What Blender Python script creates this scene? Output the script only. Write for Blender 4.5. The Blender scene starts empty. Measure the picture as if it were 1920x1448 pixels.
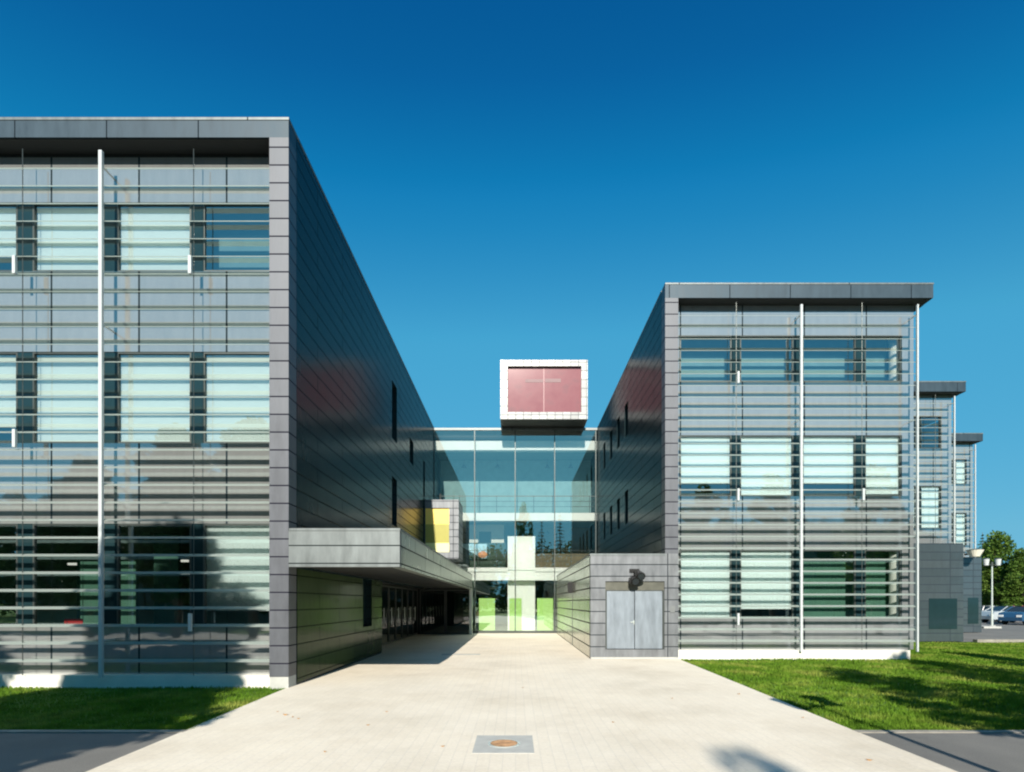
import bpy, math, random
import numpy as np
from mathutils import Vector
R = math.radians
random.seed(7)
rng = np.random.default_rng(7)
sc = bpy.context.scene

# ------------------------------------------------------------ camera, sky, sun
cd = bpy.data.cameras.new('camera')
cam = bpy.data.objects.new('camera', cd); sc.collection.objects.link(cam)
cam.location = (0, 0, 1.72); cam.rotation_euler = (R(90), 0, 0)
F = 1050.0
cd.sensor_width = 36; cd.lens = F/1920*36
cd.shift_x = -7/1920; cd.shift_y = 406/1920
cd.clip_start = .1; cd.clip_end = 2000
sc.camera = cam

SUN_EL, SUN_SIDE = 29.6, 2.5
w = bpy.data.worlds.new("World"); sc.world = w; w.use_nodes = True
nt = w.node_tree; nt.nodes.clear()
sky = nt.nodes.new('ShaderNodeTexSky'); sky.sky_type = 'NISHITA'; sky.sun_disc = False
sky.sun_elevation = R(SUN_EL); sky.sun_rotation = R(180+SUN_SIDE)
sky.air_density = 1.15; sky.dust_density = .15; sky.ozone_density = 3.0; sky.altitude = 0
# film-like colour response of the sky, channel by channel (input: scene-linear sky at exposure .62)
EXPO = 2**.62
def vmath(op, a, vec):
    n = nt.nodes.new('ShaderNodeVectorMath'); n.operation = op; nt.links.new(a, n.inputs[0]); n.inputs[1].default_value = vec; return n.outputs[0]
scl = .086*EXPO/4
v0 = vmath('MULTIPLY', sky.outputs[0], (scl,)*3)
sp = nt.nodes.new('ShaderNodeSeparateXYZ'); nt.links.new(v0, sp.inputs[0])
cb = nt.nodes.new('ShaderNodeCombineXYZ')
CURVES = [[(0,0),(.10,.002),(.13,.006),(.198,.061),(.515,.125),(.65,.15),(3.5,.24)],
          [(0,0),(.181,.108),(.231,.215),(.347,.375),(.776,.46),(.888,.48),(3.5,.56)],
          [(0,0),(.337,.33),(.423,.495),(.597,.64),(.956,.69),(1.2,.70),(3.5,.76)]]
for ch, cv in enumerate(CURVES):
    r_ = nt.nodes.new('ShaderNodeValToRGB'); e = r_.color_ramp.elements
    while len(e) < len(cv): e.new(.5)
    for q, (p_, o_) in enumerate(cv): e[q].position = p_/4; e[q].color = (o_/4, o_/4, o_/4, 1)
    nt.links.new(sp.outputs[ch], r_.inputs[0]); nt.links.new(r_.outputs[0], cb.inputs[ch])
v1 = vmath('MULTIPLY', cb.outputs[0], (4/(EXPO*.1),)*3)
bg = nt.nodes.new('ShaderNodeBackground'); bg.inputs['Strength'].default_value = .1
wo = nt.nodes.new('ShaderNodeOutputWorld')
nt.links.new(v1, bg.inputs[0]); nt.links.new(bg.outputs[0], wo.inputs[0])

ld = bpy.data.lights.new('sun', 'SUN'); ld.energy = 5.0; ld.angle = R(.5); ld.color = (1, .94, .84)
sun = bpy.data.objects.new('sun', ld); sc.collection.objects.link(sun)
dv = Vector((math.sin(R(SUN_SIDE))*math.cos(R(SUN_EL)), math.cos(R(SUN_SIDE))*math.cos(R(SUN_EL)), -math.sin(R(SUN_EL))))
sun.rotation_euler = dv.to_track_quat('-Z', 'Y').to_euler()
sun.location = (-3, -40, 30)

vs = sc.view_settings; vs.view_transform = 'Standard'; vs.look = 'None'; vs.exposure = .62; vs.gamma = 1; vs.use_curve_mapping = False
sc.render.engine = 'CYCLES'
sc.cycles.max_bounces = 8; sc.cycles.transparent_max_bounces = 16
sc.cycles.use_denoising = True
sc.cycles.filter_width = 2.1

# ------------------------------------------------------------ helpers
S, D = 93.0, F*1.0*16.0/ (F*16.0) * (F/93.0)      # 93 px per metre at the near facade, D metres away
def wx(px, k=1.0): return (px-967)*k/S
def wz(py, k=1.0): return 1.72+(1130-py)*k/S
COL = sc.collection

class MB:
    def __init__(s): s.v = []; s.f = []; s.m = []
    def quad(s, a, b, c, d, m=0):
        n = len(s.v); s.v += [a, b, c, d]; s.f.append((n, n+1, n+2, n+3)); s.m.append(m)
    def poly(s, pts, m=0):
        n = len(s.v); s.v += list(pts); s.f.append(tuple(range(n, n+len(pts)))); s.m.append(m)
    def box(s, x0, x1, y0, y1, z0, z1, m=0):
        n = len(s.v)
        s.v += [(x0,y0,z0),(x1,y0,z0),(x1,y1,z0),(x0,y1,z0),(x0,y0,z1),(x1,y0,z1),(x1,y1,z1),(x0,y1,z1)]
        for f in ((0,3,2,1),(4,5,6,7),(0,1,5,4),(1,2,6,5),(2,3,7,6),(3,0,4,7)):
            s.f.append(tuple(n+i for i in f)); s.m.append(m)
        return s
    def cyl(s, p0, p1, r0, r1=None, n=10, m=0, cap=True):
        r1 = r0 if r1 is None else r1
        p0, p1 = Vector(p0), Vector(p1); d = (p1-p0).normalized()
        a = d.orthogonal().normalized(); b = d.cross(a); k = len(s.v)
        for p, r in ((p0, r0), (p1, r1)):
            for i in range(n):
                t = 2*math.pi*i/n; s.v.append(tuple(p+a*(r*math.cos(t))+b*(r*math.sin(t))))
        for i in range(n):
            j = (i+1) % n; s.f.append((k+i, k+j, k+n+j, k+n+i)); s.m.append(m)
        if cap:
            s.f.append(tuple(k+n-1-i for i in range(n))); s.m.append(m)
            s.f.append(tuple(k+n+i for i in range(n))); s.m.append(m)
        return s
    def wall(s, axis, c0, c1, u0, u1, z0, z1, holes, m=0):
        """wall slab with real rectangular holes; axis 'y': faces -Y, spans x=u; axis 'x': spans y=u. c0 is the outer face."""
        us = sorted(set([u0, u1]+[min(max(h[i], u0), u1) for h in holes for i in (0, 1)]))
        zs = sorted(set([z0, z1]+[min(max(h[i], z0), z1) for h in holes for i in (2, 3)]))
        def P(u, z, c): return (u, c, z) if axis == 'y' else (c, u, z)
        def solid(i, j):
            if i < 0 or j < 0 or i >= len(us)-1 or j >= len(zs)-1: return False
            cu, cz = (us[i]+us[i+1])/2, (zs[j]+zs[j+1])/2
            return not any(h[0] < cu < h[1] and h[2] < cz < h[3] for h in holes)
        for i in range(len(us)-1):
            for j in range(len(zs)-1):
                if not solid(i, j): continue
                a, b, c, d = us[i], us[i+1], zs[j], zs[j+1]
                s.quad(P(a,c,c0), P(b,c,c0), P(b,d,c0), P(a,d,c0), m)
                s.quad(P(a,c,c1), P(a,d,c1), P(b,d,c1), P(b,c,c1), m)
                if not solid(i-1, j): s.quad(P(a,c,c0), P(a,d,c0), P(a,d,c1), P(a,c,c1), m)
                if not solid(i+1, j): s.quad(P(b,c,c0), P(b,c,c1), P(b,d,c1), P(b,d,c0), m)
                if not solid(i, j-1): s.quad(P(a,c,c0), P(a,c,c1), P(b,c,c1), P(b,c,c0), m)
                if not solid(i, j+1): s.quad(P(a,d,c0), P(b,d,c0), P(b,d,c1), P(a,d,c1), m)
        return s
    def build(s, name, mats, parent=None, smooth=False, bevel=0, uv=True):
        me = bpy.data.meshes.new(name)
        off = Vector(parent['_o']) if parent is not None and '_o' in parent else Vector((0,0,0))
        me.from_pydata([tuple(Vector(v)-off) for v in s.v], [], s.f); 
        if not isinstance(mats, (list, tuple)): mats = [mats]
        for mm in mats: me.materials.append(mm)
        me.polygons.foreach_set('material_index', s.m)
        if uv:
            lay = me.uv_layers.new(name='UVMap'); me.update()
            for p in me.polygons:
                n = p.normal; ax = max(range(3), key=lambda i: abs(n[i]))
                for li in p.loop_indices:
                    v = s.v[me.loops[li].vertex_index]
                    lay.data[li].uv = ((v[0], v[1]) if ax == 2 else (v[1], v[2]) if ax == 0 else (v[0], v[2]))
        if smooth: me.polygons.foreach_set('use_smooth', [True]*len(me.polygons))
        me.update()
        o = bpy.data.objects.new(name, me); COL.objects.link(o)
        if parent is not None: o.parent = parent; o['_o'] = tuple(off)
        if bevel:
            b = o.modifiers.new('bevel', 'BEVEL'); b.width = bevel; b.segments = 2; b.limit_method = 'ANGLE'
        return o
def thing(name, label, cat, loc=(0,0,0), group=None):
    o = bpy.data.objects.new(name, None); COL.objects.link(o); o.location = loc; o['_o'] = tuple(loc)
    o.empty_display_size = .3
    tag(o, label, cat, group); return o
def tag(o, label, cat, group=None):
    o['label'] = label; o['category'] = cat
    if group: o['group'] = group
    return o
def struct(o, kind='structure'): o['kind'] = kind; return o
def dup(root, loc, rz=0, scale=1, label=None):
    r = root.copy(); COL.objects.link(r); r.location = loc; r.rotation_euler = (0,0,rz); r.scale = (scale,)*3 if not isinstance(scale, tuple) else scale
    if label: r['label'] = label
    for ch in list(root.children):
        c = ch.copy(); COL.objects.link(c); c.parent = r
        for g in ch.children:
            d = g.copy(); COL.objects.link(d); d.parent = c
    return r

# ------------------------------------------------------------ materials
def newmat(name):
    m = bpy.data.materials.new(name); m.use_nodes = True; m.node_tree.nodes.clear(); return m, m.node_tree
def nd(t, typ, **kw):
    n = t.nodes.new(typ)
    for k, v in kw.items():
        if k in n.inputs: n.inputs[k].default_value = v
        else: setattr(n, k, v)
    return n
def ramp(t, src, stops):
    r = t.nodes.new('ShaderNodeValToRGB'); e = r.color_ramp.elements
    while len(e) < len(stops): e.new(.5)
    for i, (p, c) in enumerate(stops):
        e[i].position = p; e[i].color = (*c, 1) if len(c) == 3 else c
    t.links.new(src, r.inputs[0]); return r.outputs[0]
def mul(t, a, b, fac=1.0, blend='MULTIPLY'):
    m = t.nodes.new('ShaderNodeMix'); m.data_type = 'RGBA'; m.blend_type = blend
    m.inputs[0].default_value = fac; t.links.new(a, m.inputs[6]); t.links.new(b, m.inputs[7]); return m.outputs[2]
def plain(name, col, rough=.5, metal=0, var=.12, scale=3, bump=0, spec=.5, emit=None):
    m, t = newmat(name)
    b = nd(t, 'ShaderNodeBsdfPrincipled', Roughness=rough, Metallic=metal); b.inputs['Specular IOR Level'].default_value = spec
    tc = nd(t, 'ShaderNodeTexCoord'); n = nd(t, 'ShaderNodeTexNoise', Scale=scale, Detail=6.0)
    t.links.new(tc.outputs['Object'], n.inputs['Vector'])
    c = ramp(t, n.outputs['Fac'], [(.25, tuple(x*(1-var) for x in col)), (.75, tuple(min(1, x*(1+var)) for x in col))])
    t.links.new(c, b.inputs['Base Color'])
    if bump:
        bp = nd(t, 'ShaderNodeBump', Strength=bump, Distance=.01); n2 = nd(t, 'ShaderNodeTexNoise', Scale=scale*12, Detail=4.0)
        t.links.new(tc.outputs['Object'], n2.inputs['Vector']); t.links.new(n2.outputs['Fac'], bp.inputs['Height']); t.links.new(bp.outputs[0], b.inputs['Normal'])
    o = nd(t, 'ShaderNodeOutputMaterial'); t.links.new(b.outputs[0], o.inputs[0]); return m
def cladding(name, c1, c2, joint, bw=1.85, bh=.359, rough=.35, metal=.7, mortar=.012, zoff=0.0, uoff=0.0, stagger=.5, wave=.25, streak=.25, spec=.5, rvar=.15, gl=0, matt=0):
    """standing panel cladding: panel grid with open joints, streaky patina, each panel tilted a hair (oil-canning)"""
    m, t = newmat(name)
    b = nd(t, 'ShaderNodeBsdfPrincipled', Roughness=rough, Metallic=metal); b.inputs['Specular IOR Level'].default_value = spec
    uv = nd(t, 'ShaderNodeUVMap'); mp = nd(t, 'ShaderNodeMapping'); mp.inputs['Location'].default_value = (uoff, zoff, 0)
    t.links.new(uv.outputs[0], mp.inputs[0])
    br = nd(t, 'ShaderNodeTexBrick'); br.offset = stagger; br.squash = 1
    for k, v in (('Color1', (*c1, 1)), ('Color2', (*c2, 1)), ('Mortar', (*joint, 1)), ('Scale', 1.0), ('Mortar Size', mortar), ('Mortar Smooth', .1), ('Brick Width', bw), ('Row Height', bh)):
        br.inputs[k].default_value = v
    t.links.new(mp.outputs[0], br.inputs['Vector'])
    sm = nd(t, 'ShaderNodeMapping'); sm.inputs['Scale'].default_value = (3.2, .7, 1); t.links.new(uv.outputs[0], sm.inputs[0])
    n = nd(t, 'ShaderNodeTexNoise', Scale=1.6, Detail=7.0, Roughness=.65); t.links.new(sm.outputs[0], n.inputs['Vector'])
    st = ramp(t, n.outputs['Fac'], [(.3, (1-streak,)*3), (.7, (1+streak*.6,)*3)])
    t.links.new(mul(t, br.outputs['Color'], st), b.inputs['Base Color'])
    rr = nd(t, 'ShaderNodeMapRange'); rr.inputs['To Min'].default_value = max(.02, rough-rvar); rr.inputs['To Max'].default_value = rough+rvar
    t.links.new(n.outputs['Fac'], rr.inputs['Value']); t.links.new(rr.outputs[0], b.inputs['Roughness'])
    n2 = nd(t, 'ShaderNodeTexNoise', Scale=1.1, Detail=2.0); t.links.new(mp.outputs[0], n2.inputs['Vector'])
    b1 = nd(t, 'ShaderNodeBump', Strength=wave, Distance=.03); t.links.new(n2.outputs['Fac'], b1.inputs['Height'])
    b2 = nd(t, 'ShaderNodeBump', Strength=.6, Distance=.01, invert=True); t.links.new(br.outputs['Fac'], b2.inputs['Height']); t.links.new(b1.outputs[0], b2.inputs['Normal'])
    t.links.new(b2.outputs[0], b.inputs['Normal'])
    surf = b.outputs[0]
    if matt:
        d_ = nd(t, 'ShaderNodeBsdfDiffuse'); d_.inputs[0].default_value = (*c2, 1)
        dm = nd(t, 'ShaderNodeMixShader'); dm.inputs[0].default_value = matt; t.links.new(surf, dm.inputs[1]); t.links.new(d_.outputs[0], dm.inputs[2]); surf = dm.outputs[0]
    if gl:
        g_ = nd(t, 'ShaderNodeBsdfGlossy', Roughness=.03); g_.inputs[0].default_value = (.85,.88,.87,1); t.links.new(b1.outputs[0], g_.inputs['Normal'])
        gm = nd(t, 'ShaderNodeMixShader'); gm.inputs[0].default_value = gl; t.links.new(surf, gm.inputs[1]); t.links.new(g_.outputs[0], gm.inputs[2]); surf = gm.outputs[0]
    jm = nd(t, 'ShaderNodeBsdfDiffuse'); jm.inputs[0].default_value = (*joint, 1)
    jx = nd(t, 'ShaderNodeMixShader'); t.links.new(br.outputs['Fac'], jx.inputs[0]); t.links.new(surf, jx.inputs[1]); t.links.new(jm.outputs[0], jx.inputs[2])
    o = nd(t, 'ShaderNodeOutputMaterial'); t.links.new(jx.outputs[0], o.inputs[0]); return m
    o = nd(t, 'ShaderNodeOutputMaterial'); t.links.new(b.outputs[0], o.inputs[0]); return m
def glass(name, tint=(.7,.85,.85), refl=.25, rough=0.0, wave=.06, rtint=(1,1,1)):
    m, t = newmat(name)
    tr = nd(t, 'ShaderNodeBsdfTransparent'); tr.inputs[0].default_value = (*tint, 1)
    gl = nd(t, 'ShaderNodeBsdfGlossy', Roughness=rough); gl.inputs[0].default_value = (*rtint, 1)
    lw = nd(t, 'ShaderNodeLayerWeight', Blend=.35)
    mr = nd(t, 'ShaderNodeMapRange'); mr.inputs['To Min'].default_value = refl; mr.inputs['To Max'].default_value = 1.0
    t.links.new(lw.outputs['Fresnel'], mr.inputs['Value'])
    tc = nd(t, 'ShaderNodeTexCoord'); n = nd(t, 'ShaderNodeTexNoise', Scale=.9, Detail=1.0); t.links.new(tc.outputs['Object'], n.inputs['Vector'])
    bp = nd(t, 'ShaderNodeBump', Strength=wave, Distance=.05); t.links.new(n.outputs['Fac'], bp.inputs['Height']); t.links.new(bp.outputs[0], gl.inputs['Normal'])
    mx = nd(t, 'ShaderNodeMixShader'); t.links.new(mr.outputs[0], mx.inputs[0]); t.links.new(tr.outputs[0], mx.inputs[1]); t.links.new(gl.outputs[0], mx.inputs[2])
    o = nd(t, 'ShaderNodeOutputMaterial'); t.links.new(mx.outputs[0], o.inputs[0]); return m

M = {}
ZO = -.02
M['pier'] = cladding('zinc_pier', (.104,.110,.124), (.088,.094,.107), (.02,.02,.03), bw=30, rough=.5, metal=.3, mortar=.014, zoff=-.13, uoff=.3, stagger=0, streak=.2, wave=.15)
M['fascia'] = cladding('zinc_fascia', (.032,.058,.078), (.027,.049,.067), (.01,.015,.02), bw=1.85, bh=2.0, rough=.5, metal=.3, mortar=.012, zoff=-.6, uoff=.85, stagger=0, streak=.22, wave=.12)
M['canopy'] = cladding('zinc_canopy', (.165,.185,.185), (.15,.17,.17), (.02,.025,.025), bw=5.2, bh=.36, rough=.45, metal=.4, zoff=.01, uoff=.2, stagger=0, streak=.25, wave=.1)
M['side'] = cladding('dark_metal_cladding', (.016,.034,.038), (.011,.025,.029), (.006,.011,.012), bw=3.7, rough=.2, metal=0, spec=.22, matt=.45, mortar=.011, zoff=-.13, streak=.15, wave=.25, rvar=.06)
M['blockside'] = cladding('lit_side_cladding', (.62,.61,.52), (.54,.54,.46), (.10,.10,.08), bw=3.1, rough=.22, metal=.6, mortar=.02, zoff=-.01, streak=.15, wave=.3, rvar=.06)  # paler copy of the vestibule cladding; grazing light and reflection put into the colour
M['canopyside'] = cladding('bounce_lit_canopy_side', (.42,.46,.40), (.36,.40,.35), (.05,.055,.05), bw=2.9, bh=.36, rough=.3, metal=.6, mortar=.016, zoff=.01, streak=.2, wave=.15)  # canopy zinc made paler; light bounced off the ground put into the colour
M['lowside'] = cladding('low_cladding_lawn_tint', (.04,.065,.025), (.03,.05,.02), (.012,.02,.012), bw=2.9, rough=.13, metal=0, spec=.2, matt=.55, mortar=.010, zoff=-.13, streak=.25, wave=.25, rvar=.08)  # green base colour carries the reflection of the lawn
M['vest'] = cladding('zinc_vestibule', (.18,.19,.20), (.155,.165,.177), (.03,.035,.04), bw=2.6, rough=.45, metal=.4, mortar=.014, zoff=-.01, uoff=.55, stagger=0, streak=.3, wave=.1)
M['spandrel'] = cladding('grey_glass_spandrel', (.225,.23,.225), (.20,.205,.20), (.02,.03,.035), bw=1.83, bh=20, gl=.34, rough=.2, metal=0, mortar=.02, zoff=5, uoff=.55, stagger=0, wave=.12, streak=.1, rvar=.03)
M['spandrel_r'] = cladding('grey_glass_spandrel_even', (.235,.245,.25), (.215,.225,.23), (.02,.03,.035), bw=1.94, bh=20, gl=.34, rough=.2, metal=0, mortar=.02, zoff=5, uoff=.66, stagger=0, wave=.1, streak=.1, rvar=.03)
M['lowbox'] = cladding('blue_grey_panel', (.11,.14,.155), (.085,.115,.13), (.03,.04,.05), bw=2.4, bh=.359, rough=.12, metal=.5, mortar=.016, stagger=0, streak=.1, wave=.1, rvar=.04)
M['gap'] = plain('dark_glass_mullion', (.012,.03,.035), .08, 0, .1)
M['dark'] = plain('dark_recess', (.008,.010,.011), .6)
M['soffit'] = plain('soffit_shade_black', (.006,.008,.008), .7, 0)  # near black; the shade under the overhangs put into the colour
def frosted():
    m, t = newmat('frosted_glass_louvre')
    b = nd(t, 'ShaderNodeBsdfPrincipled', Roughness=.3); b.inputs['Base Color'].default_value = (.42,.45,.42,1)
    tl = nd(t, 'ShaderNodeBsdfTranslucent'); tl.inputs[0].default_value = (.58,.64,.60,1)
    tr = nd(t, 'ShaderNodeBsdfTransparent'); tr.inputs[0].default_value = (.8,.9,.88,1)
    m1 = nd(t, 'ShaderNodeMixShader'); m1.inputs[0].default_value = .45; t.links.new(b.outputs[0], m1.inputs[1]); t.links.new(tl.outputs[0], m1.inputs[2])
    m2 = nd(t, 'ShaderNodeMixShader'); m2.inputs[0].default_value = .26; t.links.new(m1.outputs[0], m2.inputs[1]); t.links.new(tr.outputs[0], m2.inputs[2])
    o = nd(t, 'ShaderNodeOutputMaterial'); t.links.new(m2.outputs[0], o.inputs[0]); return m
M['louvre'] = frosted()
M['post'] = plain('white_steel', (.50,.53,.53), .35, 0, .04)
M['white'] = plain('white_concrete', (.68,.65,.59), .8, 0, .12, 2, .3)
M['ceil'] = plain('grey_green_ceiling', (.10,.16,.15), .7)
M['linkwhite'] = plain('bright_white_paint', (.90,.90,.87), .6, 0, .02)
M['blind'] = plain('white_roller_blind', (.70,.73,.71), .85, 0, .02)
M['pane'] = glass('window_glass', (.78,.84,.83), .30, wave=.05, rtint=(.8,.92,.95))
M['pane_r'] = glass('window_glass_clear', (.86,.93,.92), .27, wave=.05, rtint=(.8,.95,1))
M['corner'] = glass('corner_glass', (.45,.56,.56), .5, wave=.05, rtint=(.8,.95,1))
M['link'] = glass('coated_glass', (.95,.99,.97), .36, wave=.02, rtint=(.85,1,.95))
M['dglass'] = glass('dark_entrance_glass', (.35,.5,.45), .08, wave=.04)
M['inner'] = plain('interior_plaster', (.30,.46,.36), .9)
M['floor_in'] = plain('interior_floor', (.16,.20,.16), .5)
M['brownwall'] = plain('interior_timber', (.16,.13,.07), .6, 0, .3, 2)
M['greenwall'] = plain('interior_dark_green', (.025,.06,.04), .6, 0, .3, 2)
M['cream'] = plain('cream_plaster', (.78,.74,.62), .85, 0, .05)
M['lime'] = plain('lime_panel', (.44,.70,.20), .5, 0, .04)
M['yellow'] = plain('yellow_panel', (.92,.66,.14), .35, 0, .04)
M['olive'] = plain('olive_panel', (.36,.33,.07), .35, 0, .06)
M['paleyel'] = plain('pale_yellow_panel', (.85,.80,.36), .4, 0, .04)
M['door'] = cladding('brushed_steel_door', (.23,.265,.30), (.22,.255,.29), (.3,.3,.3), bw=50, bh=90, rough=.42, metal=.4, mortar=0, streak=.22, wave=.3)
M['transom'] = plain('olive_grey_panel', (.11,.11,.09), .4, .4, .2, 5)
M['frame'] = plain('dark_bronze_frame', (.07,.08,.075), .4, .5)
M['carglass'] = plain('dark_lens', (.03,.035,.04), .08)
M['black'] = plain('black_metal', (.010,.010,.010), .4, .3)
M['whitemetal'] = cladding('white_metal_panel', (.25,.26,.255), (.16,.165,.165), (.10,.10,.11), bw=.42, bh=.47, rough=.4, metal=.2, mortar=.012, stagger=0, streak=.15, wave=.2)
M['steel'] = plain('galvanised_steel', (.55,.60,.56), .45, .4, .1)
M['kerb'] = plain('worn_kerb', (.27,.25,.21), .9, 0, .3, 5, .4)
M['rust'] = plain('rusty_iron', (.36,.22,.12), .8, .2, .5, 9, .5)
M['castgrey'] = plain('grey_concrete_slab', (.42,.42,.39), .85, 0, .12, 6, .3)
M['tan'] = cladding('tan_brick', (.34,.27,.19), (.28,.22,.155), (.3,.28,.24), bw=.9, bh=.3, rough=.9, metal=0, mortar=.02, wave=0, streak=.15)
M['roofgrey'] = plain('roofing', (.16,.15,.14), .8)

def red_glass():
    m, t = newmat('red_tinted_glass')
    b = nd(t, 'ShaderNodeBsdfPrincipled', Roughness=.12); b.inputs['Specular IOR Level'].default_value = .8
    uv = nd(t, 'ShaderNodeUVMap'); n = nd(t, 'ShaderNodeTexNoise', Scale=1.3, Detail=4.0); t.links.new(uv.outputs[0], n.inputs['Vector'])
    c = ramp(t, n.outputs['Fac'], [(.3, (.22,.07,.08)), (.55, (.245,.088,.095)), (.8, (.18,.085,.09))]); t.links.new(c, b.inputs['Base Color'])
    o = nd(t, 'ShaderNodeOutputMaterial'); t.links.new(b.outputs[0], o.inputs[0]); return m
M['red'] = red_glass()

def paving():
    m, t = newmat('cream_block_paving')
    b = nd(t, 'ShaderNodeBsdfPrincipled', Roughness=.85); b.inputs['Specular IOR Level'].default_value = .25
    uv = nd(t, 'ShaderNodeUVMap')
    br = nd(t, 'ShaderNodeTexBrick')
    for k, v in (('Color1', (.77,.70,.59,1)), ('Color2', (.74,.67,.56,1)), ('Mortar', (.70,.64,.55,1)), ('Scale', 1.0), ('Mortar Size', .007), ('Mortar Smooth', .2), ('Brick Width', .28), ('Row Height', .14)):
        br.inputs[k].default_value = v
    rot = nd(t, 'ShaderNodeMapping'); rot.inputs['Rotation'].default_value = (0,0,R(90)); t.links.new(uv.outputs[0], rot.inputs[0]); t.links.new(rot.outputs[0], br.inputs['Vector'])
    n = nd(t, 'ShaderNodeTexNoise', Scale=.55, Detail=8.0, Roughness=.6); t.links.new(uv.outputs[0], n.inputs['Vector'])
    c = mul(t, br.outputs['Color'], ramp(t, n.outputs['Fac'], [(.28, (.86,.85,.83)), (.5, (.98,.975,.965)), (.72, (1.05,1.05,1.04))]))
    n3 = nd(t, 'ShaderNodeTexNoise', Scale=26, Detail=5.0); t.links.new(uv.outputs[0], n3.inputs['Vector'])
    n5 = nd(t, 'ShaderNodeTexNoise', Scale=.22, Detail=9.0, Roughness=.72); t.links.new(uv.outputs[0], n5.inputs['Vector'])
    c = mul(t, c, ramp(t, n5.outputs['Fac'], [(.36, (.90,.875,.84)), (.48, (.985,.975,.96)), (.6, (1,1,1))]))
    c = mul(t, c, ramp(t, n3.outputs['Fac'], [(.3, (.93,.93,.92)), (.7, (1.03,1.03,1.03))]))
    t.links.new(c, b.inputs['Base Color'])
    bp = nd(t, 'ShaderNodeBump', Strength=.35, Distance=.006, invert=True); t.links.new(br.outputs['Fac'], bp.inputs['Height']); t.links.new(bp.outputs[0], b.inputs['Normal'])
    o = nd(t, 'ShaderNodeOutputMaterial'); t.links.new(b.outputs[0], o.inputs[0]); return m
M['paving'] = paving()
def asphalt():
    m, t = newmat('asphalt')
    b = nd(t, 'ShaderNodeBsdfPrincipled', Roughness=.85)
    uv = nd(t, 'ShaderNodeUVMap')
    n = nd(t, 'ShaderNodeTexNoise', Scale=.5, Detail=8.0, Roughness=.65); t.links.new(uv.outputs[0], n.inputs['Vector'])
    n2 = nd(t, 'ShaderNodeTexNoise', Scale=70, Detail=3.0); t.links.new(uv.outputs[0], n2.inputs['Vector'])
    c = mul(t, ramp(t, n.outputs['Fac'], [(.3, (.125,.12,.11)), (.7, (.20,.19,.17))]), ramp(t, n2.outputs['Fac'], [(.3, (.8,.8,.8)), (.7, (1.15,1.15,1.15))]))
    t.links.new(c, b.inputs['Base Color'])
    bp = nd(t, 'ShaderNodeBump', Strength=.4, Distance=.005); t.links.new(n2.outputs['Fac'], bp.inputs['Height']); t.links.new(bp.outputs[0], b.inputs['Normal'])
    o = nd(t, 'ShaderNodeOutputMaterial'); t.links.new(b.outputs[0], o.inputs[0]); return m
M['asphalt'] = asphalt()
def leafy(name, a, c, b_, rough=.6, trans=.25, scale=1.5, sc2=60):
    m, t = newmat(name)
    tc = nd(t, 'ShaderNodeTexCoord')
    n = nd(t, 'ShaderNodeTexNoise', Scale=scale, Detail=5.0); t.links.new(tc.outputs['Object'], n.inputs['Vector'])
    n2 = nd(t, 'ShaderNodeTexNoise', Scale=sc2, Detail=2.0); t.links.new(tc.outputs['Object'], n2.inputs['Vector'])
    col = mul(t, ramp(t, n.outputs['Fac'], [(.3, a), (.5, c), (.7, b_)]), ramp(t, n2.outputs['Fac'], [(.3, (.7,.7,.7)), (.7, (1.3,1.3,1.3))]))
    b = nd(t, 'ShaderNodeBsdfPrincipled', Roughness=rough); b.inputs['Specular IOR Level'].default_value = .12; t.links.new(col, b.inputs['Base Color'])
    o = nd(t, 'ShaderNodeOutputMaterial')
    if trans:
        tl = nd(t, 'ShaderNodeBsdfTranslucent'); t.links.new(col, tl.inputs[0]); mx = nd(t, 'ShaderNodeMixShader'); mx.inputs[0].default_value = trans
        t.links.new(b.outputs[0], mx.inputs[1]); t.links.new(tl.outputs[0], mx.inputs[2]); t.links.new(mx.outputs[0], o.inputs[0])
    else: t.links.new(b.outputs[0], o.inputs[0])
    return m
M['lawn'] = leafy('lawn_soil', (.075,.14,.022), (.105,.185,.03), (.14,.21,.045), .9, 0, .8, 40)
M['grass'] = leafy('grass_blades', (.06,.14,.01), (.125,.22,.02), (.27,.30,.06), .8, .3, .9, 4)
M['leaf'] = leafy('leaves_green', (.05,.10,.015), (.09,.16,.025), (.14,.21,.04), .55, .3, .7, 5)
M['leafd'] = leafy('leaves_dark', (.025,.06,.015), (.04,.09,.02), (.07,.12,.025), .6, .2, .7, 5)
M['needle'] = leafy('spruce_needles', (.018,.045,.018), (.03,.065,.025), (.045,.085,.03), .7, .1, .9, 5)
M['bark'] = plain('bark', (.12,.095,.07), .9, 0, .35, 8, .6)
M['fall'] = plain('dry_leaf', (.45,.22,.06), .8, 0, .3, 30)

# ------------------------------------------------------------ ground
k1, k2, k3, k4 = D, 1.517*D, 2.19*D, 2.86*D      # the four facade lines (metres)
YL = 2.78*D                                       # glass link
def sheet(name, pts, z, mat): 
    b = MB(); b.poly([(x, y, z) for x, y in pts]); o = b.build(name, mat); struct(o); return o
sheet('ground', [(-700,-700),(700,-700),(700,700),(-700,700)], -.075, M['lawn'])
YR = 7.53
sheet('road', [(-90,-9),(90,-9),(90,YR),(-90,YR)], -.012, M['asphalt'])
b = MB()
PL = [(-4.05,-9),(-4.2,2.0),(-4.37,.503*D),(-4.58,k1),(-5.35,k1+.02)]
pathpts = [(-4.05,-9),(4.35,-9),(4.42,3.0),(4.55,YR),(4.99,1.553*D),(4.99,YL+.2),(-5.6,YL+.2),(-5.6,k1+.6),(-4.62,k1-.02),(-4.37,.503*D)]
n = len(pathpts)
b.poly([(x,y,0) for x,y in pathpts])
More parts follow.
